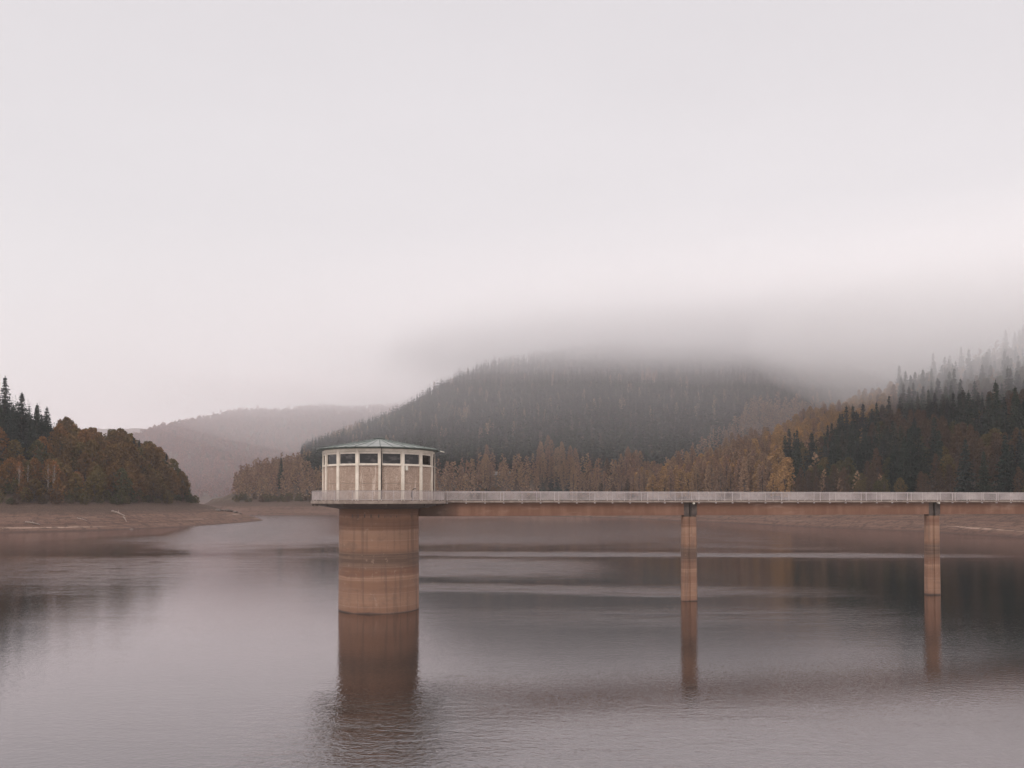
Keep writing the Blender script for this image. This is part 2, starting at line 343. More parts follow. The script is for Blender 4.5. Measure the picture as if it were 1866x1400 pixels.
# ------------------------------------------------------------------ water
def mat_water():
    g = NG('reservoir_water'); o = g.obj(); sp = g.n('ShaderNodeSeparateXYZ', {0: o}); x, y = sp.outputs[0], sp.outputs[1]
    wob = g.ma('MULTIPLY', g.ma('SUBTRACT', g.noise(g.map(o, (.012, .03, 1)), 1.0, 3), .5), 1.0)
    wob2 = g.ma('SUBTRACT', g.noise(g.map(o, (.05, .12, 1), (9, 3, 0)), 1.0, 4), .5)
    def band(yc, hw, x0, x1, soft, amp, slope=0.0, wx=25.0, wig=1.0):
        yy = g.ma('ADD', g.ma('SUBTRACT', y, yc), g.ma('MULTIPLY', x, -slope))
        yy = g.ma('ADD', yy, g.ma('MULTIPLY', wob, hw*1.6*wig)); yy = g.ma('ADD', yy, g.ma('MULTIPLY', wob2, hw*1.3*wig))
        a = g.rng(g.ma('ABSOLUTE', yy), hw-soft, hw+soft, amp, 0)
        b = g.rng(x, x0-wx, x0+wx); c = g.rng(x, x1-wx, x1+wx, 1, 0)
        return g.ma('MULTIPLY', a, g.ma('MULTIPLY', b, c))
    low = g.noise(g.map(o, (.006, .022, 1), (2.3, 1.1, 0)), 1.0, 5, .6)
    m = g.rng(low, .50, .68, .03, .22)
    lane = g.ma('MULTIPLY', g.rng(g.ma('ADD', x, g.ma('ADD', g.ma('MULTIPLY', y, .33), 30)), -6, 14), g.rng(g.ma('ADD', x, g.ma('ADD', g.ma('MULTIPLY', y, .20), 20)), -22, 30, 1, 0))
    lane = g.ma('MULTIPLY', lane, g.rng(g.ma('ADD', y, g.ma('MULTIPLY', wob2, 90)), 150, 260, 0, 1.0))
    bands = [band(166, 6, -14, 96, 3.5, 1.0, -.06), band(101, 5, -14, 30, 4, .6, -.06, 25, 1.8),
             band(135, 16, -20, 12, 12, .7, 0, 12), band(230, 22, -120, 30, 12, .55), band(125, 28, -150, -50, 18, .3, 0, 18), band(330, 120, -40, 85, 70, .5), lane,
             band(28, 15, -12.5, -1.5, 15, .9, 0, 5.0, .3), band(78, 6, 0, 30, 4, .35)]
    for b in bands: m = g.ma('MAXIMUM', m, b)
    patch = g.noise(g.map(o, (.10, .30, 1), (4, 7, 0)), 1.0, 5, .7)
    m = g.ma('MULTIPLY', m, g.rng(patch, .34, .60, .25, 1.15))
    w1 = g.noise(g.map(o, (1.9, 2.6, 1), (0, 0, 0), (0, 0, R(8))), 1.0, 2, .5)
    w2 = g.noise(g.map(o, (4.6, 6.0, 1), (3, 0, 0), (0, 0, R(-14))), 1.0, 2, .5)
    w4 = g.noise(g.map(o, (.30, .75, 1), (3, 5, 0), (0, 0, R(4))), 1.0, 3, .6)
    w3 = g.noise(g.map(o, (.12, .3, 1)), 1.0, 2)
    hh = g.ma('ADD', g.ma('MULTIPLY', w1, .050), g.ma('MULTIPLY', w2, .026)); hh = g.ma('ADD', hh, g.ma('MULTIPLY', w4, g.rng(y, 55, 150, .02, .22))); hh = g.ma('MULTIPLY', hh, m)
    hh = g.ma('ADD', hh, g.ma('MULTIPLY', w3, .006)); hh = g.ma('ADD', hh, g.ma('MULTIPLY', w2, .0060)); hh = g.ma('ADD', hh, g.ma('MULTIPLY', w1, .005))
    nrm = g.n('ShaderNodeBump', {'Height': hh, 'Strength': 1.0, 'Distance': 1.0}).outputs[0]
    col = g.mix(g.rng(low, .35, .65), (.004, .010, .0095), (.008, .009, .008))
    fac = g.n('ShaderNodeLayerWeight', {'Blend': .5, 'Normal': nrm}).outputs['Facing']
    refl = g.ma('ADD', .235, g.ma('MULTIPLY', g.ma('POWER', fac, 4.8), .765))
    gl = g.n('ShaderNodeBsdfGlossy', {'Color': (1.0, .935, .945), 'Roughness': g.rng(m, 0, 1, .035, .10), 'Normal': nrm}); df = g.n('ShaderNodeBsdfDiffuse', {'Color': col})
    mx_ = g.n('ShaderNodeMixShader', {0: refl}); g.t.links.new(df.outputs[0], mx_.inputs[1]); g.t.links.new(gl.outputs[0], mx_.inputs[2])
    g.t.links.new(mx_.outputs[0], g.out.inputs['Surface']); return g.m
M_WATER = mat_water()
wb = MB(); wb.add([(-1500, -500, 0), (1500, -500, 0), (1500, 3000, 0), (-1500, 3000, 0)], [(0, 1, 2, 3)])
tag(wb.build('water', M_WATER), 'calm grey reservoir water with wind-rippled streaks', kind='structure')

# ================================================================== intake tower
TX, TY, TROT = -14.22, 82.9, R(10.5)
DZ = 11.52                                     # walking level
tower = tag(empty('intake_tower', (TX, TY, 0), TROT), 'round brown concrete intake tower topped by a sixteen-sided cream house', 'tower')
def ngon(r, n, z, off=0.0, cx=0, cy=0): return [Vector((cx+r*math.cos(off+2*math.pi*k/n), cy+r*math.sin(off+2*math.pi*k/n), z)) for k in range(n)]
mb = MB(); mb.rings([ngon(4.24, 96, -3), ngon(4.24, 96, 0.0), ngon(4.20, 96, 10.7)])
for p in mb.v: pass
sh = mb.build('shaft', M_SHAFT, tower, smooth=True); sh.modifiers.new('e', 'EDGE_SPLIT').split_angle = R(40)
for a in (-132, -122, -112, -103, -92.5, -84, -75.5, -67, -150, -40, -20, 60, 100, 140):
    big = a in (-132, -122, -112, -103, -92.5)
    M = Matrix.Rotation(R(a+1), 4, 'Z'); m2 = MB(); w_ = .05 if big else .03
    m2.box(4.15, 4.215, -w_, w_, 9.78, 10.12 if big else 9.98, M); m2.build('vent_slot', M_PIPE, tower)
# platform: flared soffit, slab edge
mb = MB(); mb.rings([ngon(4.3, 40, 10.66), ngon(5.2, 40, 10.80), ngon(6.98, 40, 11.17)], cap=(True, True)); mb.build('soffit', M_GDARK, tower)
mb = MB(); mb.rings([ngon(7.02, 40, 11.175), ngon(7.14, 40, 11.22), ngon(7.14, 40, 11.50), ngon(7.10, 40, DZ)]); mb.build('platform', M_SLAB, tower)
for k in range(20):
    M = Matrix.Rotation(R(k*18+5), 4, 'Z'); m2 = MB(); m2.box(6.75, 6.96, -.04, .04, 10.98, 11.15, M); m2.build('drip_bracket', M_GDARK, tower)
# house: sixteen bays
RB = 5.94; NB = 16; Z0, Z1 = DZ, DZ+5.22
WZ0, WZ1 = DZ+3.66, DZ+4.86
core = MB(); core.rings([ngon(RB-.22, 16, Z0), ngon(RB-.22, 16, Z1)]); core.build('wall_core', M_WHITE, tower)
for k in range(NB):
    a0 = 2*math.pi*k/NB; a1 = 2*math.pi*(k+1)/NB; am = (a0+a1)/2
    ap = RB*math.cos(math.pi/NB); hw = RB*math.sin(math.pi/NB)       # bay half-width 1.16
    M = Matrix.Rotation(am, 4, 'Z')
    m2 = MB(); m2.box(ap-.24, ap-.075, -hw+.10, hw-.10, Z0+.02, DZ+1.72, M); m2.box(ap-.24, ap-.082, -hw+.10, hw-.10, DZ+1.745, WZ0-.10, M); m2.build('wall_panel', M_PEB, tower)
    wf = MB(); f0, f1 = -hw+.13, hw-.13; x0, x1 = ap-.16, ap-.05; t_ = .115
    wf.box(x0, x1, f0, f1, WZ0-.10, WZ0+.06, M); wf.box(x0, x1, f0, f1, WZ1-.16, WZ1+.02, M)
    wf.box(x0, x1, f0, f0+t_, WZ0+.06, WZ1-.16, M); wf.box(x0, x1, f1-t_, f1, WZ0+.06, WZ1-.16, M)
    w_ = wf.build('window', M_WFRAME, tower, bevel=.01)
    pn = MB(); pn.box(ap-.235, ap-.12, f0+t_-.02, f1-t_+.02, WZ0+.04, WZ1-.14, M); pn.build('pane', M_GLASS, w_)
    si = MB(); si.box(ap-.05, ap+.03, f0-.01, f1+.01, WZ0-.14, WZ0-.08, M); si.build('sill', M_WFRAME, w_)
    # pillar on the corner
    Mp = Matrix.Rotation(a0, 4, 'Z'); pm = MB(); pm.box(RB-.26, RB+.015, -.17, .17, Z0, WZ1+.05, Mp); pm.build('pillar', M_WHITE, tower, bevel=.015)
mb = MB(); mb.rings([ngon(RB+.03, 16, WZ1+.05), ngon(RB+.03, 16, Z1)]); mb.build('frieze', M_WHITE, tower)
mb = MB(); mb.rings([ngon(RB+.03, 16, Z0-.0), ngon(RB+.03, 16, Z0+.10)]); mb.build('plinth', M_SLAB, tower)
# roof: shallow cone with seams, dark eave, cap
RE = 6.5; ZE = Z1+.10; ZA = ZE+1.30
def roofz(r): return ZE+.06+(ZA-ZE-.06)*(1-r/RE)**1.06
mb = MB(); mb.rings([ngon(RE-.02, 16, ZE+.065), ngon(4.4, 16, roofz(4.4)), ngon(2.2, 16, roofz(2.2)), ngon(.45, 16, ZA-.05)]); roof = mb.build('roof', M_ROOF, tower)
sm = MB()
for k in range(32):
    a = 2*math.pi*k/32; f = 1.0 if k % 2 == 0 else math.cos(math.pi/16)
    pts = [(r*f*math.cos(a), r*f*math.sin(a), roofz(r)+.02) for r in (RE-.1, 4.4, 2.2, .5)]
    sm.tube(pts, .035 if k % 2 else .05, 4)
sm.build('seam', M_EAVE, roof)
mb = MB(); mb.rings([ngon(.62, 16, ZA-.10), ngon(.66, 16, ZA+.02), ngon(.3, 16, ZA+.10)]); mb.build('roof_cap', M_EAVE, roof)
mb = MB(); mb.rings([ngon(RB+.06, 16, Z1-.02), ngon(RE-.05, 16, ZE-.08), ngon(RE, 16, ZE-.07), ngon(RE, 16, ZE+.06)]); mb.build('eave', M_EAVE, tower)
gt = MB()
for k in range(16):
    a = 2*math.pi*k/16; b = 2*math.pi*(k+1)/16
    gt.tube([((RE+.05)*math.cos(a), (RE+.05)*math.sin(a), ZE+.0), ((RE+.05)*math.cos(b), (RE+.05)*math.sin(b), ZE+.0)], .06, 6)
gt.build('gutter', M_EAVE, tower)
for a in (-90, -22.5, 67.5, 157.5):
    c, s_ = math.cos(R(a+1.2)), math.sin(R(a+1.2)); m2 = MB()
    m2.tube([(c*(RE-.02), s_*(RE-.02), ZE-.08), (c*(RB+.14), s_*(RB+.14), ZE-.45), (c*(RB+.12), s_*(RB+.12), Z0+.12)], .055, 8); m2.build('downpipe', M_PIPE, tower, smooth=True)
m2 = MB(); c, s_ = math.cos(R(-8)), math.sin(R(-8)); m2.tube([(c*6.5, s_*6.5, ZE-.02), (c*6.95, s_*6.95, ZE-.13)], .06, 8); m2.build('gutter_spout', M_BOX, tower)
M = Matrix.Rotation(R(-63.5), 4, 'Z'); m2 = MB(); m2.box(RB-.16, RB+.06, -.13, .12, DZ+3.05, DZ+3.5, M); m2.build('junction_box', M_BOX, tower, bevel=.02)
M = Matrix.Rotation(R(-36), 4, 'Z'); m2 = MB(); m2.box(5.8, 5.86, -.5, .4, Z0+.1, Z0+2.15, M)
# platform railing (a gap for the bridge at local +X)
PR = 6.98; NP = 20
def rail_part(parent):
    rl = MB(); arc = [R(12+ k*(336/84)) for k in range(85)]
    rl.tube([(PR*math.cos(a), PR*math.sin(a), DZ+.98) for a in arc], .035, 6); ro = rl.build('railing', M_RAILTOP, parent, smooth=True)
    for k in range(NP):
        aa, bb = 12+k*336/NP, 12+(k+1)*336/NP
        for a in ([aa] if k < NP-1 else [aa, bb]):
            p = MB(); M = Matrix.Rotation(R(a), 4, 'Z'); p.box(PR-.035, PR+.035, -.03, .03, DZ-.12, DZ+.97, M); p.build('post', M_RAIL, ro)
        b_ = MB(); nb = 17
        b_.tube([(PR*math.cos(R(a)), PR*math.sin(R(a)), DZ+.10) for a in np.linspace(aa, bb, 5)], .022, 4)
        b_.tube([(PR*math.cos(R(a)), PR*math.sin(R(a)), DZ+.88) for a in np.linspace(aa, bb, 5)], .022, 4)
        for q in range(1, nb):
            M = Matrix.Rotation(R(aa+(bb-aa)*q/nb), 4, 'Z'); b_.box(PR-.018, PR+.018, -.018, .018, DZ+.10, DZ+.88, M)
        b_.build('baluster_panel', M_RAIL, ro)
rail_part(tower)
# swan-necked standpipe by the railing
sp_ = tag(empty('davit_post', (TX, TY, 0), TROT), 'small dark swan-necked post on the tower platform behind the railing', 'davit')
c, s_ = math.cos(R(-62.5)), math.sin(R(-62.5)); q = 6.85
m2 = MB(); m2.tube([(q*c, q*s_, DZ), (q*c, q*s_, DZ+1.0), (q*c+.08, q*s_, DZ+1.14), (q*c+.25, q*s_, DZ+1.2), (q*c+.42, q*s_, DZ+1.16)], .045, 8); m2.build('pipe', M_PIPE, sp_, smooth=True)
m2 = MB(); m2.rings([ngon(.12, 12, DZ+.002, 0, q*c, q*s_), ngon(.12, 12, DZ+.05, 0, q*c, q*s_)]); m2.box(q*c-.12, q*c-.04, q*s_-.05, q*s_+.05, DZ+.3, DZ+.9); m2.build('base', M_PIPE, sp_)

# ================================================================== footbridge
bridge = tag(empty('footbridge', (TX, TY, 0), TROT), 'long level concrete footbridge with pale railings from the tower to the right shore', 'bridge')
S0, S1 = 7.16, 214.0; PIERS = [35.2, 66.9, 97.2, 128.3, 159.4, 190.5]
mb = MB(); mb.box(S0, S1, -1.0, 1.0, DZ-.22, DZ-.005); mb.build('deck', M_SLAB, bridge, bevel=.02)
edges = [4.3] + PIERS + [S1]
for a, b in zip(edges[:-1], edges[1:]):
    a_ = a+(.14 if a > 5 else 0); b_ = b-.14
    g0 = a_+.66 if a > 5 else 4.15
    mb = MB(); mb.box(g0, b_-.66, -.50, .50, 9.93, DZ-.225 if a > 5 else 10.75); mb.box(g0, b_-.66, -.55, .55, 9.83, 9.927)
    if a < 5: mb.box(7.0, b_-.66, -.497, .497, 10.74, DZ-.228); mb.box(5.3, 7.02, -.49, .49, 10.70, 11.19)
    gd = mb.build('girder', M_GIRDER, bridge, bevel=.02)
    if a > 5:
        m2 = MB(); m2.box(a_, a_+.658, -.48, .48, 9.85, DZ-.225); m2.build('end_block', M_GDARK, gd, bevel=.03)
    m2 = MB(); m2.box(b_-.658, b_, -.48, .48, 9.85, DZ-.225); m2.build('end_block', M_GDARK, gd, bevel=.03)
def pier_ring(w, dpt, ch, z, s): return [Vector((s+x, y, z)) for x, y in ((w-ch, -dpt), (w, -dpt+ch), (w, dpt-ch), (w-ch, dpt), (-w+ch, dpt), (-w, dpt-ch), (-w, -dpt+ch), (-w+ch, -dpt), (-w*.36, -dpt), (-w*.30, -dpt+.13), (-w*.12, -dpt+.13), (-w*.06, -dpt))]
for s in PIERS:
    gz = -3.0
    wp = tower.matrix_basis if False else None
    mb = MB(); mb.rings([pier_ring(.90, .60, .26, gz, s), pier_ring(.88, .58, .26, 0, s), pier_ring(.81, .52, .22, 9.66, s)]); p = mb.build('pier', M_PIER, bridge, bevel=.02)
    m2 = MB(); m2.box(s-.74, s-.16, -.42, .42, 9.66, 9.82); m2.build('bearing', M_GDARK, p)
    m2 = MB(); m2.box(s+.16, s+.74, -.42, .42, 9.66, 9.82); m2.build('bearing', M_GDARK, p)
    m2 = MB(); m2.tube([(s+.18, -.9, DZ-.32), (s+.18, -1.12, DZ-.32)], .11, 10); m2.build('drain_spout', M_BOX, bridge)
    m2 = MB(); m2.tube([(s-.02, -.56, DZ-.26), (s-.02, -.62, 9.7)], .05, 8); m2.build('drain_pipe', M_PIPE, bridge)
DP = 2.06; NPB = 37
for side in (-1, 1):
    y = side*.92
    rl = MB(); rl.box(S0-.1, S0+NPB*DP, y-.04, y+.04, DZ+.95, DZ+1.0); ro = rl.build('railing', M_RAIL, bridge)
    for k in range(NPB+1):
        s = S0+.02+k*DP if k < NPB else S0+NPB*DP-.03
        p = MB(); p.box(s-.03, s+.03, y-.035+side*.04, y+.035+side*.04, DZ-.14, DZ+.95)
        p.box(s-.07, s+.07, min(y, y+side*.16), max(y, y+side*.16), DZ-.32, DZ-.225); p.build('post', M_RAIL, ro)
        if k == NPB: break
        b_ = MB(); b_.box(s+.03, s+DP-.03, y-.02, y+.02, DZ+.09, DZ+.13); b_.box(s+.03, s+DP-.03, y-.02, y+.02, DZ+.86, DZ+.90)
        for q in range(1, 16):
            x = s+DP*q/16; b_.box(x-.017, x+.017, y-.015, y+.015, DZ+.13, DZ+.86)
        b_.build('baluster_panel', M_RAIL, ro)
    rn = MB(); s = S0+NPB*DP
    rn.box(s+.002, S1, y-.04, y+.04, DZ+.95, DZ+1.0); rn.box(s+.002, S1, y-.02, y+.02, DZ+.09, DZ+.13)
    x = s+.14
    while x < S1: rn.box(x-.017, x+.017, y-.015, y+.015, DZ+.13, DZ+.95); x += .14
    rn.build('railing', M_RAIL, bridge)
#@TREES
# ================================================================== trees
def quads_at(C, S, r, flat=0.0, dirs=None):
    "one leaf-cluster quad at every centre C, half-size S, random orientation"
    n = len(C); u = r.normal(size=(n, 3)); u /= np.linalg.norm(u, axis=1)[:, None]
    if dirs is not None: u = dirs
    w = r.normal(size=(n, 3)); w[:, 2] *= (1-flat)+.15; w -= (w*u).sum(1)[:, None]*u; w /= np.linalg.norm(w, axis=1)[:, None]
    S = np.asarray(S).reshape(-1, 1); a = u*S; b = w*S*.62
    v = np.stack([C-a, C-b*1.0+a*.1, C+a, C+b-a*.15], 1).reshape(-1, 3)
    return v
def leaf_mesh(name, vs, mat):
    v = np.concatenate(vs); f = np.arange(len(v)).reshape(-1, 4); return npmesh(name, v, f, mat)
def spruce(name, seed, Hh=22.0, Rb=3.3, levels=30, per=11, lo=.06, low=False, leaf=M_NEEDLE, bark=M_BARK):
    r = np.random.default_rng(seed); vs = []
    for k in range(levels):
        t = lo+(1-lo)*(k+r.uniform(-.3, .3))/levels; z = Hh*t
        R_ = Rb*max(0.02, (1.02-t))**.78*(1 if t > .18 else .55+t*2.5)
        n = max(4, int(per*(.55+.45*(1-t)))); a0 = r.uniform(0, 6.28)
        for q in range(n):
            a = a0+6.283*q/n+r.uniform(-.3, .3); L = R_*r.uniform(.55, 1.22)
            if r.random() < .1: continue
            m = 1 if low else max(2, int(L/.5)); d = np.array((math.cos(a), math.sin(a), 0.0))
            tt = (np.arange(m)+.6)/m
            C = np.array((0, 0, z))+d*(tt[:, None]*L); C[:, 2] += -.34*L*tt+.16*L*tt**3 + r.uniform(-.15, .15, m)
            dd = np.tile(d, (m, 1)); dd[:, 2] = -.32; dd += r.normal(0, .28, (m, 3)); dd /= np.linalg.norm(dd, axis=1)[:, None]
            if low: C = np.array((0, 0, z))+d*(L*.5)+np.array((0, 0, -.16*L)); C = C[None]; vs.append(quads_at(C, L*.56, r, .6, dd)); continue
            vs.append(quads_at(C, r.uniform(.5, .82, m)*(1-.3*tt)*(1.1-.25*t), r, .55, dd))
            C2 = C+np.column_stack([r.normal(0, .12, m), r.normal(0, .12, m), r.uniform(-.45, -.15, m)])
            hd = np.tile((0., 0., 1.), (m, 1))+r.normal(0, .35, (m, 3)); hd /= np.linalg.norm(hd, axis=1)[:, None]
            vs.append(quads_at(C2, r.uniform(.25, .45, m), r, 0, hd))
    C = np.array([(0, 0, Hh*.985), (0, 0, Hh*1.0)]); vs.append(quads_at(C, .3*np.ones(2), r, 0, np.tile((0., 0., 1.), (2, 1))))
    tb = MB(); tb.tube([(0, 0, -1.5), (0, 0, Hh*.5), (0, 0, Hh*.99)], [.28, .17, .03], 4 if low else 7)
    return leaf_mesh(name+'_crown', vs, leaf), tb, bark
def broad(name, seed, Hh=17.0, Rc=4.2, clumps=42, leaves=42, z0=.22, ls=.42, leaf=M_RUSSET, bark=M_BARK, narrow=1.0, low=False, fill=1.0, stems=1):
    r = np.random.default_rng(seed); vs = []; tb = MB(); lean = r.normal(0, .35, 2)
    tb.tube([(0, 0, -1.5), (lean[0]*.3, lean[1]*.3, Hh*.25), (lean[0], lean[1], Hh*.55), (lean[0]*1.3, lean[1]*1.3, Hh*.92)], [.30*Hh/17, .22*Hh/17, .13*Hh/17, .02], 4 if low else 7)
    for k in range(clumps):
        t = (k+.5)/clumps; u = z0+(1-z0)*t**.85
        prof = math.sin(math.pi*min(1, max(0.03, (u-z0+.05)/(1.06-z0)))**(.72*narrow))**.62
        a = k*2.399+r.uniform(-.5, .5); rad = Rc*prof*r.uniform(.45, 1.0)
        c = np.array((lean[0]*u+rad*math.cos(a), lean[1]*u+rad*math.sin(a), Hh*u*.95)); cr_ = Rc*r.uniform(.22, .42)*(1.0-.35*u)
        n = int(leaves*r.uniform(.6, 1.3)*fill); d = r.normal(size=(n, 3)); d /= np.linalg.norm(d, axis=1)[:, None]
        d *= (r.uniform(.35, 1.05, n)**.6)[:, None]; d[:, 2] *= .72; C = c+d*cr_
        vs.append(quads_at(C, r.uniform(.6, 1.3, n)*ls, r))
        if not low and k % 2 == 0:
            zb = Hh*max(.18, u*.62); p0 = (lean[0]*zb/Hh, lean[1]*zb/Hh, zb); p1 = (c[0]*.55, c[1]*.55, (zb+c[2])*.52)
            tb.tube([p0, p1, tuple(c+d[0]*cr_*.8)], [.11, .06, .015], 4)
    if not low:     # sprays that break the outline
        n = 90; a = r.uniform(0, 6.28, n); u = r.uniform(z0, 1.0, n); pr = np.sin(np.pi*np.clip((u-z0+.05)/(1.06-z0), .03, 1)**(.72*narrow))**.62
        C = np.column_stack([lean[0]*u+Rc*1.08*pr*np.cos(a), lean[1]*u+Rc*1.08*pr*np.sin(a), Hh*u*.97]); vs.append(quads_at(C, r.uniform(.2, .5, n), r))
    return leaf_mesh(name+'_crown', vs, leaf), tb, bark
def tb_mesh(tb, name, mat):
    me = bpy.data.meshes.new(name); me.from_pydata(tb.v, [], tb.f); me.materials.append(mat); me.update(); me.shade_smooth(); return me
def proto(kind, built):
    crown, tb, bark = built; return (kind, crown, tb_mesh(tb, kind+'_trunk', bark))
P_SPRUCE = [proto('spruce', spruce('spruce', 11+i, Hh=22+1.5*i, Rb=4.1+.35*(i % 3), levels=28+i)) for i in range(4)]
P_RUSSET = [proto('broadleaf', broad('broadleaf', 31+i, Hh=16+i, Rc=4.3+.3*i, clumps=46+3*i)) for i in range(4)]
P_OLIVE = [proto('broadleaf', broad('broadleaf', 41+i, Hh=14+i, Rc=4.2, clumps=44, leaf=M_OLIVE)) for i in range(2)]
P_SCRUB = [proto('scrub', broad('scrub', 51+i, Hh=8+i, Rc=2.9, clumps=34, leaves=34, z0=.08, ls=.32, leaf=M_RUSSET, fill=.8)) for i in range(2)]
P_TAN = [proto('larch', broad('larch', 61+i, Hh=23+i, Rc=3.1, clumps=60, leaves=34, z0=.12, ls=.36, leaf=M_TAN, narrow=.8, fill=.85)) for i in range(4)]
P_RUST = [proto('rust', broad('rust', 91+i, Hh=21+i, Rc=3.3, clumps=54, leaves=36, z0=.12, ls=.38, leaf=M_RUST, narrow=.8, fill=.9)) for i in range(3)]
P_GOLD = [proto('golden', broad('golden', 71+i, Hh=19+i, Rc=3.9, clumps=52, leaves=38, z0=.12, leaf=M_GOLD)) for i in range(2)]
P_BUSH = [proto('bush', broad('bush', 95+i, Hh=4.2+i, Rc=2.3, clumps=24, leaves=34, z0=.02, ls=.26, leaf=[M_OLIVE, M_RUST, M_OLIVE][i], fill=.9)) for i in range(3)]
P_BIRCH = [proto('birch', broad('birch', 81+i, Hh=15+i, Rc=2.3, clumps=34, leaves=20, z0=.38, ls=.28, leaf=M_RUSSET, bark=M_BIRCH, fill=.6)) for i in range(2)]
def add_tree(kind, pr, x, y, sc, label, group=None, cat='tree', dz=0.0, rz=None, sz=None):
    z = hz(x, y)-.25+dz; r_ = random.uniform(0, 6.28) if rz is None else rz
    e_ = empty(kind, (x, y, z), r_); e_.scale = (sc, sc, sz or sc*random.uniform(.92, 1.1))
    tag(e_, label, cat, group)
    for nm, me in (('crown', pr[1]), ('trunk', pr[2])):
        c = bpy.data.objects.new(nm, me); COL.objects.link(c); c.parent = e_
    return e_
def scatter(x0, x1, y0, y1, sp, seed):
    r = np.random.default_rng(seed); gx = np.arange(x0, x1, sp); gy = np.arange(y0, y1, sp); A, B = np.meshgrid(gx, gy)
    P = np.column_stack([A.ravel(), B.ravel()]) + r.uniform(-.42, .42, (A.size, 2))*sp
    h, d = height(P); return P, h, d
def fnoise(P, L, seed):
    r = np.random.default_rng(seed); s = np.zeros(len(P))
    for k in range(5):
        a = r.uniform(0, 6.28); l = L*r.uniform(.6, 1.6); s += np.sin(P[:, 0]*math.cos(a)*6.28/l+P[:, 1]*math.sin(a)*6.28/l+r.uniform(0, 6.28))
    return s/3.0
used = []
# --- single trees one can point at ---------------------------------------
def at(px, Y): return (px-933)/1410*Y
def lone(kind, pr, px, Y, sc, label, **k):
    while hz(at(px, Y), Y) < 10.45 and Y < 700: Y += 2
    Y += 7 if kind == 'birch_tree' else 0
    x = at(px, Y); used.append((x, Y)); return add_tree(kind, pr, x, Y, sc, label, **k)
lone('spruce_tree', P_SPRUCE[3], 7, 372, 1.3, 'tallest dark spruce at the top of the left wood, at the picture edge', sz=1.05)
lone('spruce_tree', P_SPRUCE[2], 38, 366, 1.3, 'broad dark spruce on the left wood skyline, second from the picture edge', sz=1.0)
lone('spruce_tree', P_SPRUCE[0], 66, 378, 1.15, 'dark spruce third from the left edge on the left skyline, twin of its neighbour', sz=1.0)
lone('spruce_tree', P_SPRUCE[1], 84, 374, 1.1, 'last dark spruce of the skyline cluster, above the russet crowns', sz=.98)
lone('spruce_tree', P_SPRUCE[1], 512, 655, 1.0, 'lone dark spruce rising above the promontory left of the tower', sz=1.2)
lone('spruce_tree', P_SPRUCE[0], 243, 402, .8, 'small dark spruce poking from the middle of the left wood crest', sz=1.02)
lone('spruce_tree', P_SPRUCE[2], 253, 410, .7, 'smaller spruce just right of the small spruce on the left wood crest', sz=.85)
lone('spruce_tree', P_SPRUCE[3], 341, 422, .7, 'thin dark spruce at the right end of the left wood crest', sz=.5)
for i, (px, sc_, lb) in enumerate([(272, .62, 'first of the tiny spruce tips stepping down the left wood crest'), (289, .58, 'second tiny spruce tip stepping down the left wood crest'), (303, .6, 'third tiny spruce tip stepping down the left wood crest'), (322, .55, 'fourth tiny spruce tip, lowest of the row on the left wood crest')]):
    lone('spruce_tree', P_SPRUCE[i], px, 408+6*i, sc_, lb, sz=[.9, .84, .82, .74][i])
lone('golden_bush', P_GOLD[0], 806, 612, .34, 'small golden round bush between the tower house and the bridge railing', cat='bush', sz=.36)
for i, (px, Y, sc, lb) in enumerate([(34, 288, .82, 'pale-trunked thin birch nearest the picture edge on the left bank'), (87, 292, .85, 'left one of two pale birch trunks standing close together'),
                                     (97, 291, .95, 'right one of two pale birch trunks standing close together'), (334, 395, .8, 'leaning pale birch near the tip of the left wood'),
                                     (50, 291, .7, 'short faint birch between the edge birch and the birch pair')]):
    lone('birch_tree', P_BIRCH[i % 2], px, Y, sc, lb, cat='birch')
U = np.array(used)
def free(P, rad=3.0):
    d = np.hypot(P[:, None, 0]-U[None, :, 0], P[:, None, 1]-U[None, :, 1]).min(1); return d > rad
cand = []                                  # (x, y, kind, protoindex, scale, label, group)
def infrust(P, m=.69): return np.abs(P[:, 0]/P[:, 1]) < m
# left wood
P, h, d = scatter(-360, -125, 250, 520, 5.6, 1)
ok = (h > 10.6) & infrust(P, .70) & (d > 20) & free(P); P, h, d = P[ok], h[ok], d[ok]; nn = fnoise(P, 34, 5); n2 = fnoise(P, 60, 9); rs = np.random.default_rng(5)
for (x, y), hh, dd_, a, b in zip(P, h, d, nn, n2):
    q = x/y; rim = hh < 15.5; crest = hh > 40
    if q < -.588 and hh > 27: k, pi, sc = 'spruce_tree', rs.integers(4), rs.uniform(.55, .8)
    elif crest and rs.random() < .25: k, pi, sc = 'spruce_tree', rs.integers(4), rs.uniform(.5, .7)
    elif q < -.56 and hh < 24: k, pi, sc = 'scrub', rs.integers(2), rs.uniform(.8, 1.25)
    elif a > .55 or (rim and b > .1): k, pi, sc = 'olive', rs.integers(2), rs.uniform(.7, 1.0)*(0.75 if rim else 1)
    else: k, pi, sc = 'russet', rs.integers(4), rs.uniform(.72, 1.08)*(0.72 if rim else 1)
    if hh > 48: sc *= .8
    if q > -.52: sc *= 1.27+.10*(rs.random()-.5)+(.12 if rim else 0)
    cand.append((x, y, k, pi, sc, 'L', 'rim' if rim else 'crest' if crest else 'slope'))
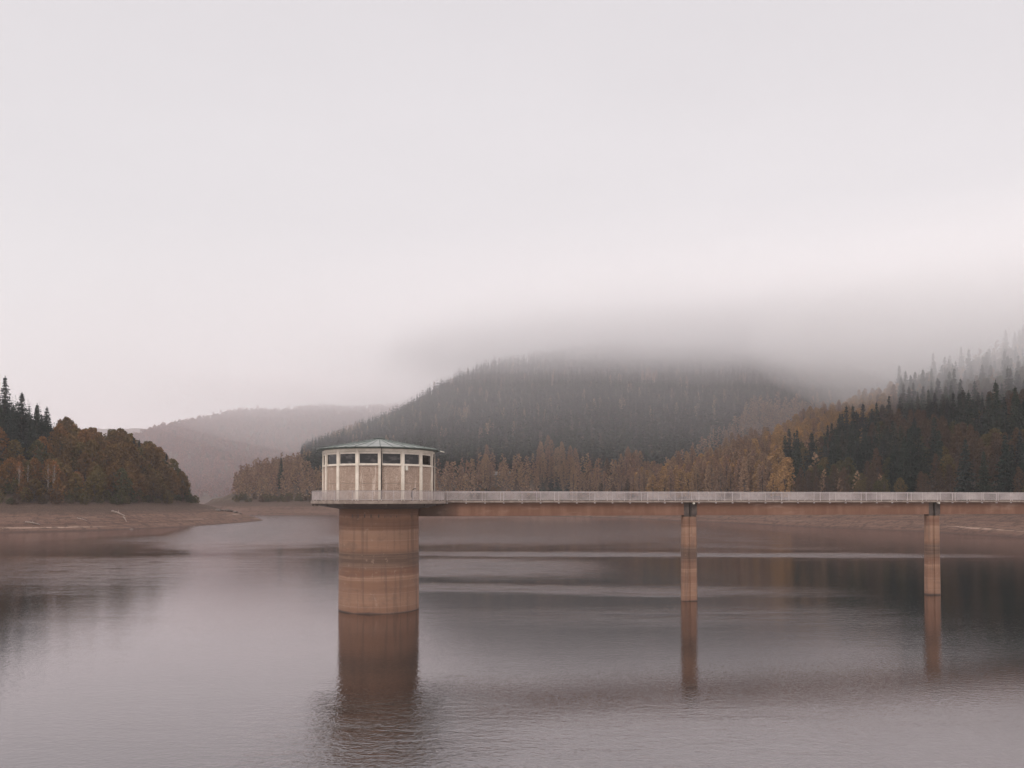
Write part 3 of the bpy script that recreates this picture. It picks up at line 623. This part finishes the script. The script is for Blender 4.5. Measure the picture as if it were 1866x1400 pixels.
# centre shore
P, h, d = scatter(-300, 215, 575, 740, 5.8, 2)
ok = (h > 10.6) & (P[:, 0]/P[:, 1] > -.358) & free(P, 3.5); P, h, d = P[ok], h[ok], d[ok]; nn = fnoise(P, 50, 6); rs = np.random.default_rng(6)
for (x, y), hh, dd_, a in zip(P, h, d, nn):
    px = 933+1410*x/y; rim = hh < 14
    lim = 42 if px < 860 else 58 if px < 1200 else 25
    if d is not None and dd_ > 50+lim: k, pi, sc = 'spruce_tree', rs.integers(4), rs.uniform(.75, 1.05)
    elif px < 560: k, pi, sc = (('olive', rs.integers(2), rs.uniform(.8, 1.1)) if (450 < px < 545 and a > -.5 and hh < 20) or a > .5 else ('russet', rs.integers(4), rs.uniform(.75, 1.05)))
    elif 868 < px < 935 and hh < 17: k, pi, sc = 'scrub', rs.integers(2), rs.uniform(.6, 1.0)
    elif px < 880: k, pi, sc = (('russet', rs.integers(4), rs.uniform(.8, 1.15)) if a < .3 else ('larch', rs.integers(4), rs.uniform(.6, .85)))
    elif px < 1235: k, pi, sc = ('larch', rs.integers(4), rs.uniform(.72, 1.0)+.34*max(0, math.sin(px*.045)+.4*math.sin(px*.11))) if (a > -.8 and rs.random() < .72) else ('rust', rs.integers(3), rs.uniform(.55, .95)) if a > -.8 else ('spruce_tree', rs.integers(4), rs.uniform(.6, .9))
    else: k, pi, sc = ('spruce_tree', rs.integers(4), rs.uniform(.7, 1.05)) if rs.random() < .8 else ('larch', rs.integers(4), rs.uniform(.5, .8))
    if px < 560 or px < 880: sc *= .92
    if rim and rs.random() < .6: sc *= .7
    cand.append((x, y, k, pi, sc, 'C', 'rim' if rim else 'slope'))
# right hillside
P, h, d = scatter(90, 620, 225, 760, 6.0, 3)
right = ((P[:, 0]-90)*.755-(P[:, 1]-585)*.656) > -4
ok = (h > 10.6) & infrust(P, .70) & right; P, h, d = P[ok], h[ok], d[ok]; nn = fnoise(P, 46, 7); n2 = fnoise(P, 90, 8); rs = np.random.default_rng(8)
for (x, y), hh, dd_, a, b in zip(P, h, d, nn, n2):
    q = x/y; rim = hh < 16; elev = (hh-11.6)/y
    gold = q < .352+.015*b+max(0, elev-.035)*2.4 and q < .50
    if gold and q < .335 and rs.random() < .5: k, pi, sc = 'larch', rs.integers(4), rs.uniform(.75, 1.05)
    elif gold: k, pi, sc = ('golden', rs.integers(2), rs.uniform(.8, 1.1)) if rs.random() < .75 else ('larch', rs.integers(4), rs.uniform(.7, 1.0))
    elif rim and a > -.6: k, pi, sc = ('rust' if rs.random() < .6 else 'olive'), 0, rs.uniform(.5, .75); pi = rs.integers(2)
    elif a > .22 and hh < 95: k, pi, sc = 'rust', rs.integers(3), rs.uniform(.7, 1.0)
    elif a > .02: k, pi, sc = 'olive', rs.integers(2), rs.uniform(.9, 1.2)
    else: k, pi, sc = 'spruce_tree', rs.integers(4), rs.uniform(.8, 1.2)
    cand.append((x, y, k, pi, sc, 'R', 'rim' if rim else 'crest' if hh > 80 else 'slope'))
PR_ = {'spruce_tree': P_SPRUCE, 'russet': P_RUSSET, 'olive': P_OLIVE, 'scrub': P_SCRUB, 'larch': P_TAN, 'golden': P_GOLD, 'rust': P_RUST}
NAME = {'spruce_tree': 'spruce_tree', 'russet': 'broadleaf_tree', 'olive': 'broadleaf_tree', 'scrub': 'small_broadleaf_tree', 'larch': 'larch_tree', 'golden': 'golden_tree', 'rust': 'brown_larch_tree'}
LOOK = {'spruce_tree': 'dark green pointed spruce', 'russet': 'russet-brown rounded broadleaf tree', 'olive': 'dull olive-green broadleaf tree', 'scrub': 'low reddish young broadleaf tree',
        'larch': 'tall narrow tan larch', 'golden': 'golden-yellow autumn tree'}
WHERE = {('L', 'rim'): 'at the foot of the left wood above the bare bank', ('L', 'slope'): 'on the slope of the left wood', ('L', 'crest'): 'along the crest of the left wood',
         ('C', 'rim'): 'at the water-side edge of the far middle shore', ('C', 'slope'): 'standing at the foot of the misty middle hill',
         ('R', 'rim'): 'at the foot of the right hillside behind the bridge', ('R', 'slope'): 'on the lower slope of the right hillside', ('R', 'crest'): 'high on the misty right hillside'}
GRP = {'L': 'in the left wood', 'C': 'on the middle shore', 'R': 'on the right hillside'}
KN = {'spruce_tree': 'spruces', 'russet': 'russet broadleaf trees', 'olive': 'olive broadleaf trees', 'scrub': 'young broadleaf trees', 'larch': 'tan larches', 'golden': 'golden trees', 'rust': 'brown larches'}
CATS = {'spruce_tree': 'spruce', 'russet': 'tree', 'olive': 'tree', 'scrub': 'tree', 'larch': 'larch', 'golden': 'tree', 'rust': 'larch'}
def score(c):       # how large it can show: near, and at the edge or crest rather than buried in the wood
    hgt = {'spruce_tree': 23, 'russet': 17, 'olive': 15, 'scrub': 8, 'larch': 24, 'golden': 19, 'rust': 22}[c[2]]*c[4]
    return hgt/c[1]*{'rim': 1.35, 'slope': 1.0, 'crest': 1.0}[c[6]]
byname = {}
for c in cand: byname.setdefault(NAME[c[2]], []).append(c)
rest = []; chosen = []
for nm, cs in byname.items():
    cs.sort(key=score, reverse=True); rest += cs[285:]; chosen += [(nm, c) for c in cs[:285]]
def spot(x, y, zone, pos):
    px = 933+1410*x/y; up = (hz(x, y)-11.6)/y*1410
    tier = 'lowest' if pos == 'rim' else 'low' if up < 22 else 'mid-height' if up < 50 else 'upper' if up < 85 else 'high' if up < 125 else 'topmost'
    if zone == 'L':
        w = 'by the left picture edge' if px < 60 else 'under the skyline spruces' if px < 115 else 'left of the left wood centre' if px < 170 else 'in the left wood centre' if px < 225 else 'right of the left wood centre' if px < 280 else 'near the left wood tip' if px < 335 else 'at the very tip of the left wood'
    elif zone == 'C':
        for lim, w in ((470, 'at the left end of the promontory'), (530, 'in the middle of the promontory'), (592, 'just left of the tower house'), (800, 'hidden behind the tower house'), (860, 'just right of the tower house'),
                       (940, 'by the pale roadside wall'), (1020, 'just past the roadside wall'), (1100, 'halfway from tower to nearer pier'), (1180, 'shortly left of the nearer pier'), (1230, 'next left of the nearer pier'), (9999, 'behind the nearer pier')):
            if px < lim: break
    else:
        for lim, w in ((1262, 'straight behind the nearer pier'), (1284, 'just right of the nearer pier'), (1310, 'a little right of the nearer pier'), (1345, 'at the golden spur foot'), (1380, 'on the golden spur, left part'), (1450, 'on the golden spur, middle'), (1520, 'halfway between the two piers'), (1590, 'shortly right of the piers midpoint'),
                       (1660, 'shortly left of the farther pier'), (1740, 'above the farther pier'), (1810, 'shortly right of the farther pier'), (9999, 'by the right picture edge')):
            if px < lim: break
    return tier, w
def ordinal(i):
    n = i+1
    if n <= 20: return ORD[i]
    t = 'x x twenty thirty forty fifty sixty seventy eighty ninety'.split()[min(9, n//10)]
    return t+'-'+ORD[n % 10-1] if n % 10 else t[:-1]+'ieth'
ORD = 'first second third fourth fifth sixth seventh eighth ninth tenth eleventh twelfth thirteenth fourteenth fifteenth sixteenth seventeenth eighteenth nineteenth twentieth'.split()
cells = {}
for nm, c in chosen: cells.setdefault((c[2], c[5], spot(c[0], c[1], c[5], c[6])), []).append((nm, c))
SH = {'spruce_tree': 'dark spruce', 'russet': 'russet rounded tree', 'olive': 'dull olive tree', 'scrub': 'low reddish tree', 'larch': 'narrow tan larch', 'golden': 'golden autumn tree', 'rust': 'dark brown larch'}
for (k, zone, (tier, w)), cs in cells.items():
    cs.sort(key=lambda q: q[1][0]/q[1][1])
    for i, (nm, (x, y, k, pi, sc, zone, pos)) in enumerate(cs):
        lb = '%s %s, %s' % (SH[k], w, tier+' one') if len(cs) == 1 else '%s %s, %s, %s from left' % (SH[k], w, tier, ordinal(i))
        add_tree(nm, PR_[k][pi % len(PR_[k])], x, y, sc, lb, KN[k]+' '+GRP[zone], cat=CATS[k])
nbush = 0
for (x0, x1, y0, y1, zone, sd) in ((-260, -130, 258, 470, 'L', 21), (-240, 40, 590, 680, 'C', 22)):
    P, h, d = scatter(x0, x1, y0, y1, 3.9, sd); rs = np.random.default_rng(sd)
    ok = (h > 9.7) & (h < np.where(P[:, 0]/P[:, 1] < -.60, 24, 12.2)) & infrust(P, .69) & (d > 22) & ((zone == 'L') | (P[:, 0]/P[:, 1] > -.358))
    P = P[ok]; P = P[np.argsort(P[:, 0]/P[:, 1])]
    if len(P) > 140: P = P[np.sort(rs.permutation(len(P))[:140])]
    secs = {}
    for x, y in P:
        _, w = spot(x, y, zone, 'rim'); secs.setdefault(w, []).append((x, y))
    for w, L in secs.items():
        for i, (x, y) in enumerate(L):
            add_tree('bush', P_BUSH[rs.integers(3)], x, y, rs.uniform(.55, 1.15), 'low dark shore bush %s, %s from left' % (w, ordinal(i)), 'bushes along the foot of the woods', cat='bush')
# --- roadside wall, driftwood and rocks -------------------------------------
def ground_y(px, py, Ya, Yb):
    for Y in np.arange(Ya, Yb, 2.0):
        if hz(at(px, Y), Y) >= CAM_Z-(py-911)/1410*Y: return float(Y)
    return float(Yb)
Yw = ground_y(908, 864, 610, 800); xa, xb = at(880, Yw), at(938, Yw); rw = MB(); n_ = 12
for k in range(n_):
    u0, u1 = k/n_, (k+1)/n_; a_, b_ = xa+(xb-xa)*u0, xa+(xb-xa)*u1
    za, zb = hz((xa+xb)/2, Yw)-.2, hz((xa+xb)/2, Yw)+1.15-.5*abs(u0-.5)
    rw.box(a_, b_-.05, Yw-3.3, Yw-3.0, za-2.2, zb)
wl = tag(empty('retaining_wall', (0, 0, 0)), 'low pale roadside wall among the trees right of the tower house', 'wall'); rw.build('wall_face', M_STEEL, wl)
cp = MB(); cp.box(xa-.1, xb+.1, Yw-3.4, Yw-2.9, hz((xa+xb)/2, Yw)+1.16, hz((xa+xb)/2, Yw)+1.36); cp.build('coping', M_WHITE, wl)
def log(px, Y, L, rz, label, rad=.28):
    x = at(px, Y); z = hz(x, Y); dx, dy = math.cos(rz)*L/2, math.sin(rz)*L/2
    p0 = (x-dx, Y-dy, hz(x-dx, Y-dy)+rad*.6); p1 = (x, Y, max(z+rad, (p0[2]+hz(x+dx, Y+dy))/2+rad)); p2 = (x+dx, Y+dy, hz(x+dx, Y+dy)+rad*.7)
    m_ = MB(); m_.tube([p0, p1, p2], [rad, rad*.85, rad*.5], 8); m_.tube([p1, (p1[0]+.4, p1[1]-.5, p1[2]+L*.16)], [rad*.4, .04], 5); m_.tube([((p0[0]+p1[0])/2, (p0[1]+p1[1])/2, (p0[2]+p1[2])/2), ((p0[0]+p1[0])/2-.6, (p0[1]+p1[1])/2-.8, (p0[2]+p1[2])/2+L*.12)], [rad*.35, .03], 5)
    return tag(m_.build('driftwood_log', M_DEADWOOD, None, smooth=True), label, 'log', 'stranded logs on the left bank')
log(216, 322, 8.5, -.5, 'longest pale stranded log on the bare slope under the left wood', .38)
log(228, 316, 5.5, -.9, 'shorter stranded log just downslope of the longest one')
log(60, 285, 5, .15, 'small stranded log on the bank near the picture edge')
log(150, 300, 4, -.1, 'thin stranded branch lying level on the left bank', .18)
def boulder(px, Y, s, label, seed):
    import bmesh
    bm = bmesh.new(); bmesh.ops.create_icosphere(bm, subdivisions=3, radius=1.0); r = np.random.default_rng(seed); K = r.normal(0, 2.4, (6, 3)); ph = r.uniform(0, 6.28, 6)
    for v in bm.verts:
        n = sum(math.sin(float(K[i] @ np.array(v.co))+ph[i]) for i in range(6))/6; v.co *= 1+.35*n; v.co.z *= .6; v.co *= s
    me = bpy.data.meshes.new('boulder'); bm.to_mesh(me); bm.free(); me.materials.append(M_ROCK); o = bpy.data.objects.new('boulder', me); COL.objects.link(o)
    x = at(px, Y); o.location = (x, Y, hz(x, Y)+.15*s); o.rotation_euler[2] = seed; return tag(o, label, 'boulder', 'boulders on the spit')
M_ROCK = worn('dark_shore_rock', (.12, .09, .075), (.07, .052, .045), 1.5, .9)
for i, (px, Y, s_, w_) in enumerate([(398, 408, 1.5, 'highest dark boulder on the spit, beside the wood tip'), (406, 412, 1.1, 'second dark boulder down the spit from the wood'), (413, 416, 1.6, 'large dark boulder upper middle of the spit crest'),
                                     (421, 420, 1.2, 'dark boulder in the middle of the spit crest'), (429, 424, 1.5, 'broad dark boulder below the spit middle'), (437, 428, 1.0, 'lowest dark boulder, closest to the spit point'),
                                     (240, 305, 1.0, 'lone boulder on the left bank under the logs')]):
    boulder(px, Y, s_, w_, i+3)
# --- far woods: one mass each, trees instanced on points -------------------
def forest(name, pts, scl, protos, label):
    obs = []
    for i, (crown, trunk) in enumerate(protos):
        o = bpy.data.objects.new(name+'_tree', crown); obs.append(o)
    me = bpy.data.meshes.new(name); me.vertices.add(len(pts)); me.vertices.foreach_set('co', np.asarray(pts, np.float32).ravel())
    r = np.random.default_rng(len(pts))
    a = me.attributes.new('scl', 'FLOAT_VECTOR', 'POINT'); s3 = np.column_stack([scl*r.uniform(.85, 1.15, len(pts)), scl*r.uniform(.85, 1.15, len(pts)), scl*r.uniform(.85, 1.2, len(pts))]).astype(np.float32); a.data.foreach_set('vector', s3.ravel())
    a = me.attributes.new('rotz', 'FLOAT_VECTOR', 'POINT'); r3 = np.zeros((len(pts), 3), np.float32); r3[:, 2] = r.uniform(0, 6.28, len(pts)); a.data.foreach_set('vector', r3.ravel())
    a = me.attributes.new('pick', 'INT', 'POINT'); a.data.foreach_set('value', r.integers(0, len(obs), len(pts)).astype(np.int32))
    ob = bpy.data.objects.new(name, me); COL.objects.link(ob)
    ng = bpy.data.node_groups.new(name, 'GeometryNodeTree'); ng.interface.new_socket('Geometry', in_out='INPUT', socket_type='NodeSocketGeometry'); ng.interface.new_socket('Geometry', in_out='OUTPUT', socket_type='NodeSocketGeometry')
    N = ng.nodes; gi = N.new('NodeGroupInput'); go = N.new('NodeGroupOutput'); ip = N.new('GeometryNodeInstanceOnPoints'); jn = N.new('GeometryNodeJoinGeometry')
    for o in obs:
        oi = N.new('GeometryNodeObjectInfo'); oi.inputs['Object'].default_value = o; oi.inputs['As Instance'].default_value = True; ng.links.new(oi.outputs['Geometry'], jn.inputs[0])
    def attr(nm, ty):
        q = N.new('GeometryNodeInputNamedAttribute'); q.data_type = ty; q.inputs['Name'].default_value = nm; return q.outputs['Attribute']
    ng.links.new(gi.outputs[0], ip.inputs['Points']); ng.links.new(jn.outputs[0], ip.inputs['Instance']); ip.inputs['Pick Instance'].default_value = True
    ng.links.new(attr('pick', 'INT'), ip.inputs['Instance Index'])
    er = N.new('FunctionNodeEulerToRotation'); ng.links.new(attr('rotz', 'FLOAT_VECTOR'), er.inputs[0]); ng.links.new(er.outputs[0], ip.inputs['Rotation'])
    ng.links.new(attr('scl', 'FLOAT_VECTOR'), ip.inputs['Scale']); ng.links.new(ip.outputs[0], go.inputs[0])
    md = ob.modifiers.new('trees', 'NODES'); md.node_group = ng
    return tag(ob, label, kind='stuff')
F_SPR = [(spruce('fs', 101+i, Hh=20+i, Rb=4.0, levels=14, per=8, low=True)[0], None) for i in range(4)]
F_BRD = [(broad('fb', 111+i, Hh=15+i, Rc=4.4, clumps=16, leaves=11, ls=.95, low=True, z0=.15, leaf=M_PINK)[0], None) for i in range(4)]
F_TAN = [(broad('ft', 121+i, Hh=20+i, Rc=3.4, clumps=16, leaves=12, ls=.85, low=True, z0=.12, leaf=M_TAN, narrow=.8)[0], None) for i in range(3)]
# main hill
P, h, d = scatter(-420, 900, 610, 1080, 4.4, 12)
isC = np.array([(c[0], c[1]) for c in cand if c[5] == 'C']); isR = np.array([(c[0], c[1]) for c in cand if c[5] == 'R'])
zoneC = (P[:, 0] > -262) & (P[:, 0] < 215) & (P[:, 1] < 740)
zoneR = (((P[:, 0]-90)*.755-(P[:, 1]-585)*.656) > -4) & (P[:, 0] < 620) & (P[:, 1] < 760)
vis = (h > 11.5) & ~zoneC & ~zoneR & (np.abs(P[:, 0]/P[:, 1]) < .72) & (P[:, 0]/P[:, 1] > np.where(P[:, 1] < 770, -.345, -.272))
P, h = P[vis], h[vis]; nb = fnoise(P, 120, 31)+.6*fnoise(P, 40, 32); rs = np.random.default_rng(9)
isb = (nb > 1.15) | (rs.random(len(P)) < .05) | ((P[:, 0] < -205) & (P[:, 1] < 800))
pts = np.column_stack([P, h-.3])
ex = np.array([(c[0], c[1], hz(c[0], c[1])-.3) for c in rest if c[2] == 'spruce_tree']).reshape(-1, 3); exs = np.array([c[4] for c in rest if c[2] == 'spruce_tree'])
P1 = np.concatenate([pts[~isb], ex]); S1_ = np.concatenate([rs.uniform(.5, .74, (~isb).sum()), exs])
forest('spruce_forest', P1, S1_, F_SPR, 'dense dark spruce forest fading into cloud on the middle hill')
ex = np.array([(c[0], c[1], hz(c[0], c[1])-.3) for c in rest if c[2] != 'spruce_tree']).reshape(-1, 3); exs = np.array([c[4]*.9 for c in rest if c[2] != 'spruce_tree'])
P2 = np.concatenate([pts[isb], ex]); S2 = np.concatenate([rs.uniform(.42, .66, isb.sum()), exs])
forest('mixed_woodland', P2, S2, F_TAN, 'brown autumn woodland scattered among the spruces on the hills')
P, h, d = scatter(-1500, 200, 1150, 2100, 10.5, 13)
vis = (h > 12.5) & (P[:, 0]/P[:, 1] > -.72) & (P[:, 0]/P[:, 1] < -.02) ; P, h = P[vis], h[vis]; rs = np.random.default_rng(10)
forest('beech_forest', np.column_stack([P, h-.3]), rs.uniform(.9, 1.25, len(P)), F_BRD, 'hazy pinkish bare-crowned forest on the far hill')

# ------------------------------------------------------------------ haze and hill cloud
def volmat(name, dens, col, aniso):
    m = bpy.data.materials.new(name); m.use_nodes = True; t = m.node_tree; t.nodes.clear()
    v = t.nodes.new('ShaderNodeVolumePrincipled'); v.inputs['Color'].default_value = (*col, 1); v.inputs['Density'].default_value = dens; v.inputs['Anisotropy'].default_value = aniso
    o_ = t.nodes.new('ShaderNodeOutputMaterial'); t.links.new(v.outputs[0], o_.inputs['Volume']); m.cycles.homogeneous_volume = True if hasattr(m.cycles, 'homogeneous_volume') else None
    return m
hb = MB(); hb.box(-3750, 3750, -560, 4100, -16, 420)
tag(hb.build('haze', volmat('damp_haze', .00013, (1.0, .95, .958), .4)), 'thin pinkish-grey haze over the whole reservoir', kind='stuff')
def blob(name, c, rad, dens, seed, amp=.10):
    import bmesh
    bm = bmesh.new(); bmesh.ops.create_icosphere(bm, subdivisions=5, radius=1.0)
    r = np.random.default_rng(seed); K = r.normal(0, 2.6, (9, 3)); ph = r.uniform(0, 6.28, 9)
    for v in bm.verts:
        n = sum(math.sin(float(K[i] @ np.array(v.co))+ph[i]) for i in range(9))/9*1.8
        v.co *= 1+amp*n; v.co.z *= 1+.3*amp*n
        v.co.z *= .22 if v.co.z > 0 else 1; v.co.y *= .4 if v.co.y > 0 else 1
        v.co = Vector((c[0]+v.co.x*rad[0], c[1]+v.co.y*rad[1], c[2]+v.co.z*rad[2]))
    me = bpy.data.meshes.new(name); bm.to_mesh(me); bm.free(); me.materials.append(volmat(name+'_vapour', dens, (1, .99, .992), 0.3))
    o = bpy.data.objects.new(name, me); COL.objects.link(o); return o
#@CLOUD
CL = tag(empty('low_cloud', (0, 0, 0)), 'soft low cloud swallowing the top of the middle hill', kind='stuff')
for i, (rx, ry, rz_, de) in enumerate([(900, 640, 215, .00035), (810, 590, 208, .00045), (680, 470, 78, .0024), (600, 410, 60, .0038), (530, 350, 45, .0045), (480, 300, 32, .0050)]):
    o = blob('cloud_bank', (350+18*math.sin(i*2.1), 950, 198), (rx, ry, rz_), de, 40+i, .12); o.parent = CL
for i, (rx, ry, rz_, de) in enumerate([(350, 390, 138, .0007), (325, 360, 128, .0014), (300, 320, 100, .0030), (270, 270, 72, .0036)]):
    o = blob('cloud_bank', (480+15*math.sin(i*1.7+1), 540, 146), (rx, ry, rz_), de, 60+i, .14); o.parent = CL
for i, (rx, ry, rz_, de) in enumerate([(560, 420, 130, .0010), (500, 300, 76, .003), (400, 240, 54, .006)]):
    o = blob('cloud_bank', (-200, 1680, 262), (rx, ry, rz_), de, 50+i); o.parent = CL
MS = tag(empty('valley_mist', (0, 0, 0)), 'pinkish mist filling the far end of the valley', kind='stuff')
for i, (rx, ry, rz_, de) in enumerate([(1500, 1500, 330, .00019), (1300, 1420, 300, .00019)]):
    o = blob('mist_bank', (100, 1980, 215), (rx, ry, rz_), de, 80+i, .04); o.parent = MS; o.data.materials[0].node_tree.nodes[0].inputs['Color'].default_value = (1, .92, .94, 1)
